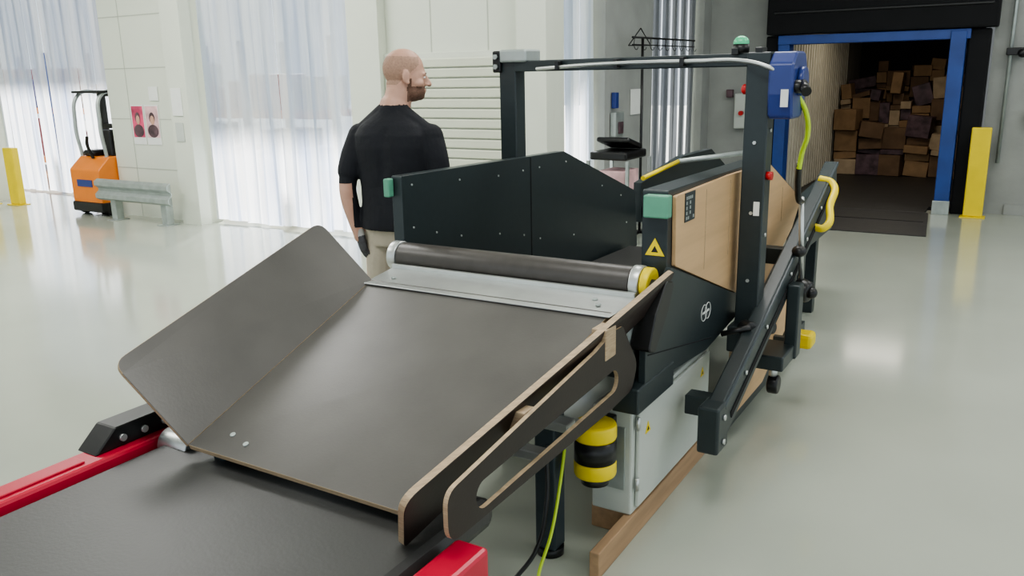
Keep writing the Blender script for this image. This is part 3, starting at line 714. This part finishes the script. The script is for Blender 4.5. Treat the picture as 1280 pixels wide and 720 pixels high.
bm=bmesh.new()
ell(bm,(0,-0.012,0.150),(0.076,0.098,0.092))
ell(bm,(0,0.015,0.115),(0.068,0.082,0.085))
ell(bm,(0,0.035,0.055),(0.056,0.058,0.056))
ell(bm,(0,0.066,0.030),(0.028,0.026,0.024))
ell(bm,(0,0.080,0.128),(0.050,0.016,0.014))
limb(bm,[(0,0.088,0.122),(0,0.106,0.094),(0,0.113,0.082)],[0.009,0.012,0.013],12)
ell(bm,(0.013,0.100,0.080),(0.009,0.010,0.008)); ell(bm,(-0.013,0.100,0.080),(0.009,0.010,0.008))
ell(bm,(0,0.088,0.056),(0.024,0.012,0.006)); ell(bm,(0,0.086,0.046),(0.021,0.012,0.007))
ell(bm,(0.045,0.055,0.085),(0.024,0.026,0.022)); ell(bm,(-0.045,0.055,0.085),(0.024,0.026,0.022))
for s in (-1,1):
    ell(bm,(s*0.078,-0.008,0.112),(0.008,0.020,0.031),Matrix.Rotation(s*0.25,3,'Z'))
    ell(bm,(s*0.079,0.0,0.088),(0.007,0.010,0.012))
limb(bm,[(0,-0.03,0.08),(0,-0.035,-0.03)],[0.062,0.060])
def headmat(c):
    x,y,z=c
    if abs(x)>0.075 and -0.035<y<0.02 and 0.075<z<0.148: return 0
    if y>0.0 and z<0.070 and z>0.0 and not (y>0.088 and z>0.042 and z<0.062): return 2
    if z>0.066 and z<0.105 and 0.0<y<0.022: return 2
    if z>0.062 and z<0.074 and y>0.078 : return 2
    if z>0.075+max(0,(y+0.05))*0.9 and z<0.205 and y<0.055: return 1
    return 0
HEAD=BODY@Matrix.Translation((0.048,0.035,1.580))@Matrix.Rotation(math.radians(-55),4,'Z')@Matrix.Rotation(math.radians(-3),4,'X')@Matrix.Scale(1.05,4)
me=finish(bm,0.0045,2)
put('head',me,['skin','buzz','beard'],headmat,HEAD)
def small(name,c,r,m,sc=(1,1,1)):
    b=bmesh.new(); bmesh.ops.create_uvsphere(b,u_segments=16,v_segments=10,radius=r); bmesh.ops.scale(b,vec=sc,verts=b.verts); bmesh.ops.translate(b,vec=c,verts=b.verts)
    me=bpy.data.meshes.new(name); b.to_mesh(me); b.free(); put(name,me,[m],lambda c:0,HEAD)
for s in (-1,1):
    small('eye_%s'%('l' if s<0 else 'r'),(s*0.030,0.082,0.113),0.0110,'eye',(1.1,0.8,0.6))
    small('iris_%s'%('l' if s<0 else 'r'),(s*0.030,0.0895,0.113),0.004,'black',(1,0.5,1))
    small('eyebrow_%s'%('l' if s<0 else 'r'),(s*0.031,0.090,0.132),0.016,'beard',(1,0.3,0.18))
def hand(name,W,D,Sd,N,curl):
    W=Vector(W);D=Vector(D).normalized();N=Vector(N);N=(N-D*N.dot(D)).normalized();Sd=Vector(Sd);Sd=(Sd-D*Sd.dot(D)-N*Sd.dot(N)).normalized()
    bm=bmesh.new()
    rr=[]
    for t,w,h in ((-0.035,0.035,0.034),(0.0,0.033,0.028),(0.03,0.040,0.022),(0.065,0.045,0.019),(0.095,0.043,0.015)):
        rr.append(ring(W+D*t,Sd*w,N*h,18))
    loft_bm(bm,rr)
    L=[0.070,0.080,0.074,0.058]
    for k in range(4):
        base=W+D*(0.088-0.003*abs(k-1))+Sd*(0.031-0.0205*k)
        pts=[base];d=D.copy();l=L[k]
        for j,(fr,cu) in enumerate(((0.45,curl[0]+0.06*k),(0.3,curl[1]),(0.25,curl[2]))):
            d=d*math.cos(cu)+(N-d*N.dot(d)).normalized()*math.sin(cu)
            d.normalize(); pts.append(pts[-1]+d*l*fr)
        limb(bm,pts,[0.0100,0.0094,0.0088,0.0077],10)
    tb0=W+D*0.028+Sd*0.026
    limb(bm,[tb0,tb0+D*0.030+Sd*0.022+N*0.008,tb0+D*0.062+Sd*0.026+N*0.018,tb0+D*0.085+Sd*0.022+N*0.026],[0.015,0.0125,0.0110,0.009],10)
    me=finish(bm,0.0035,2)
    def hm(c): return 1 if (c-W).dot(D)<0.014 else 0
    put(name,me,['glove','cuff'],hm,BODY)
hand('hand_left',LW+Vector((0.004,0.002,-0.008)),(0.26,-0.02,-1),(-0.7,0.6,0.1),(0.6,0.7,0),(0.25,0.4,0.35))
hand('hand_right',RW+Vector((-0.004,0.012,-0.001)),(-0.1,1,-0.1),(-1,0,0.2),(0,0,-1),(0.3,0.4,0.3))

# ---------------------------------------------------------------- lights
def area(name,loc,rot,sx,sy,power,col=(1,1,1)):
    l=bpy.data.lights.new(name,'AREA'); l.shape='RECTANGLE'; l.size=sx; l.size_y=sy; l.energy=power; l.color=col
    o=bpy.data.objects.new(name,l); o.location=loc; o.rotation_euler=rot; COL.objects.link(o); return o
for i,(x,y,p) in enumerate(((-1.0,1.0,100),(-1.5,5.5,120),(-7,1.0,120),(-7,4.5,150),(-12,3.0,150),(2.5,4.0,60),(1.5,8.5,65))):
    area('overhead_softbox',(x,y,WH-0.05),(0,0,0),2.6,1.2,p,(1.0,0.99,0.96))  # unseen softboxes under the ceiling, added to light the hall
area('trailer_fill',(-1.6,12.9,2.55),(0,0,0),0.8,1.2,20,(1,0.92,0.8))  # added fill lamp, brightens the parcels and ribbed trailer wall
sun=bpy.data.lights.new('sun','SUN'); sun.energy=17; sun.angle=0.05; sun.color=(1,0.98,0.95)
so=bpy.data.objects.new('sun',sun); COL.objects.link(so)
so.rotation_euler=Vector((0.45,-0.75,-0.55)).to_track_quat('-Z','Y').to_euler()
w=bpy.data.worlds.new('World'); S.world=w; w.use_nodes=True
bg=w.node_tree.nodes['Background']; bg.inputs[0].default_value=(0.84,0.93,1.0,1); bg.inputs[1].default_value=1.25
try: S.view_settings.look='AgX - Medium High Contrast'
except Exception: pass

# ---------------------------------------------------------------- camera
f=1051.0
Yc=Vector((650,280,-f)).normalized(); Xc=Vector((1800,-231,f)); Xc=(Xc-Yc*Xc.dot(Yc)).normalized(); Zc=Xc.cross(Yc)
R=Matrix((Xc,Yc,Zc))
cam=bpy.data.cameras.new('camera'); cam.sensor_width=36; cam.lens=f/1280*36; cam.clip_start=0.05
co=bpy.data.objects.new('camera',cam); COL.objects.link(co)
co.matrix_world=Matrix.Translation((0,0,1.7))@R.to_4x4()
S.camera=co
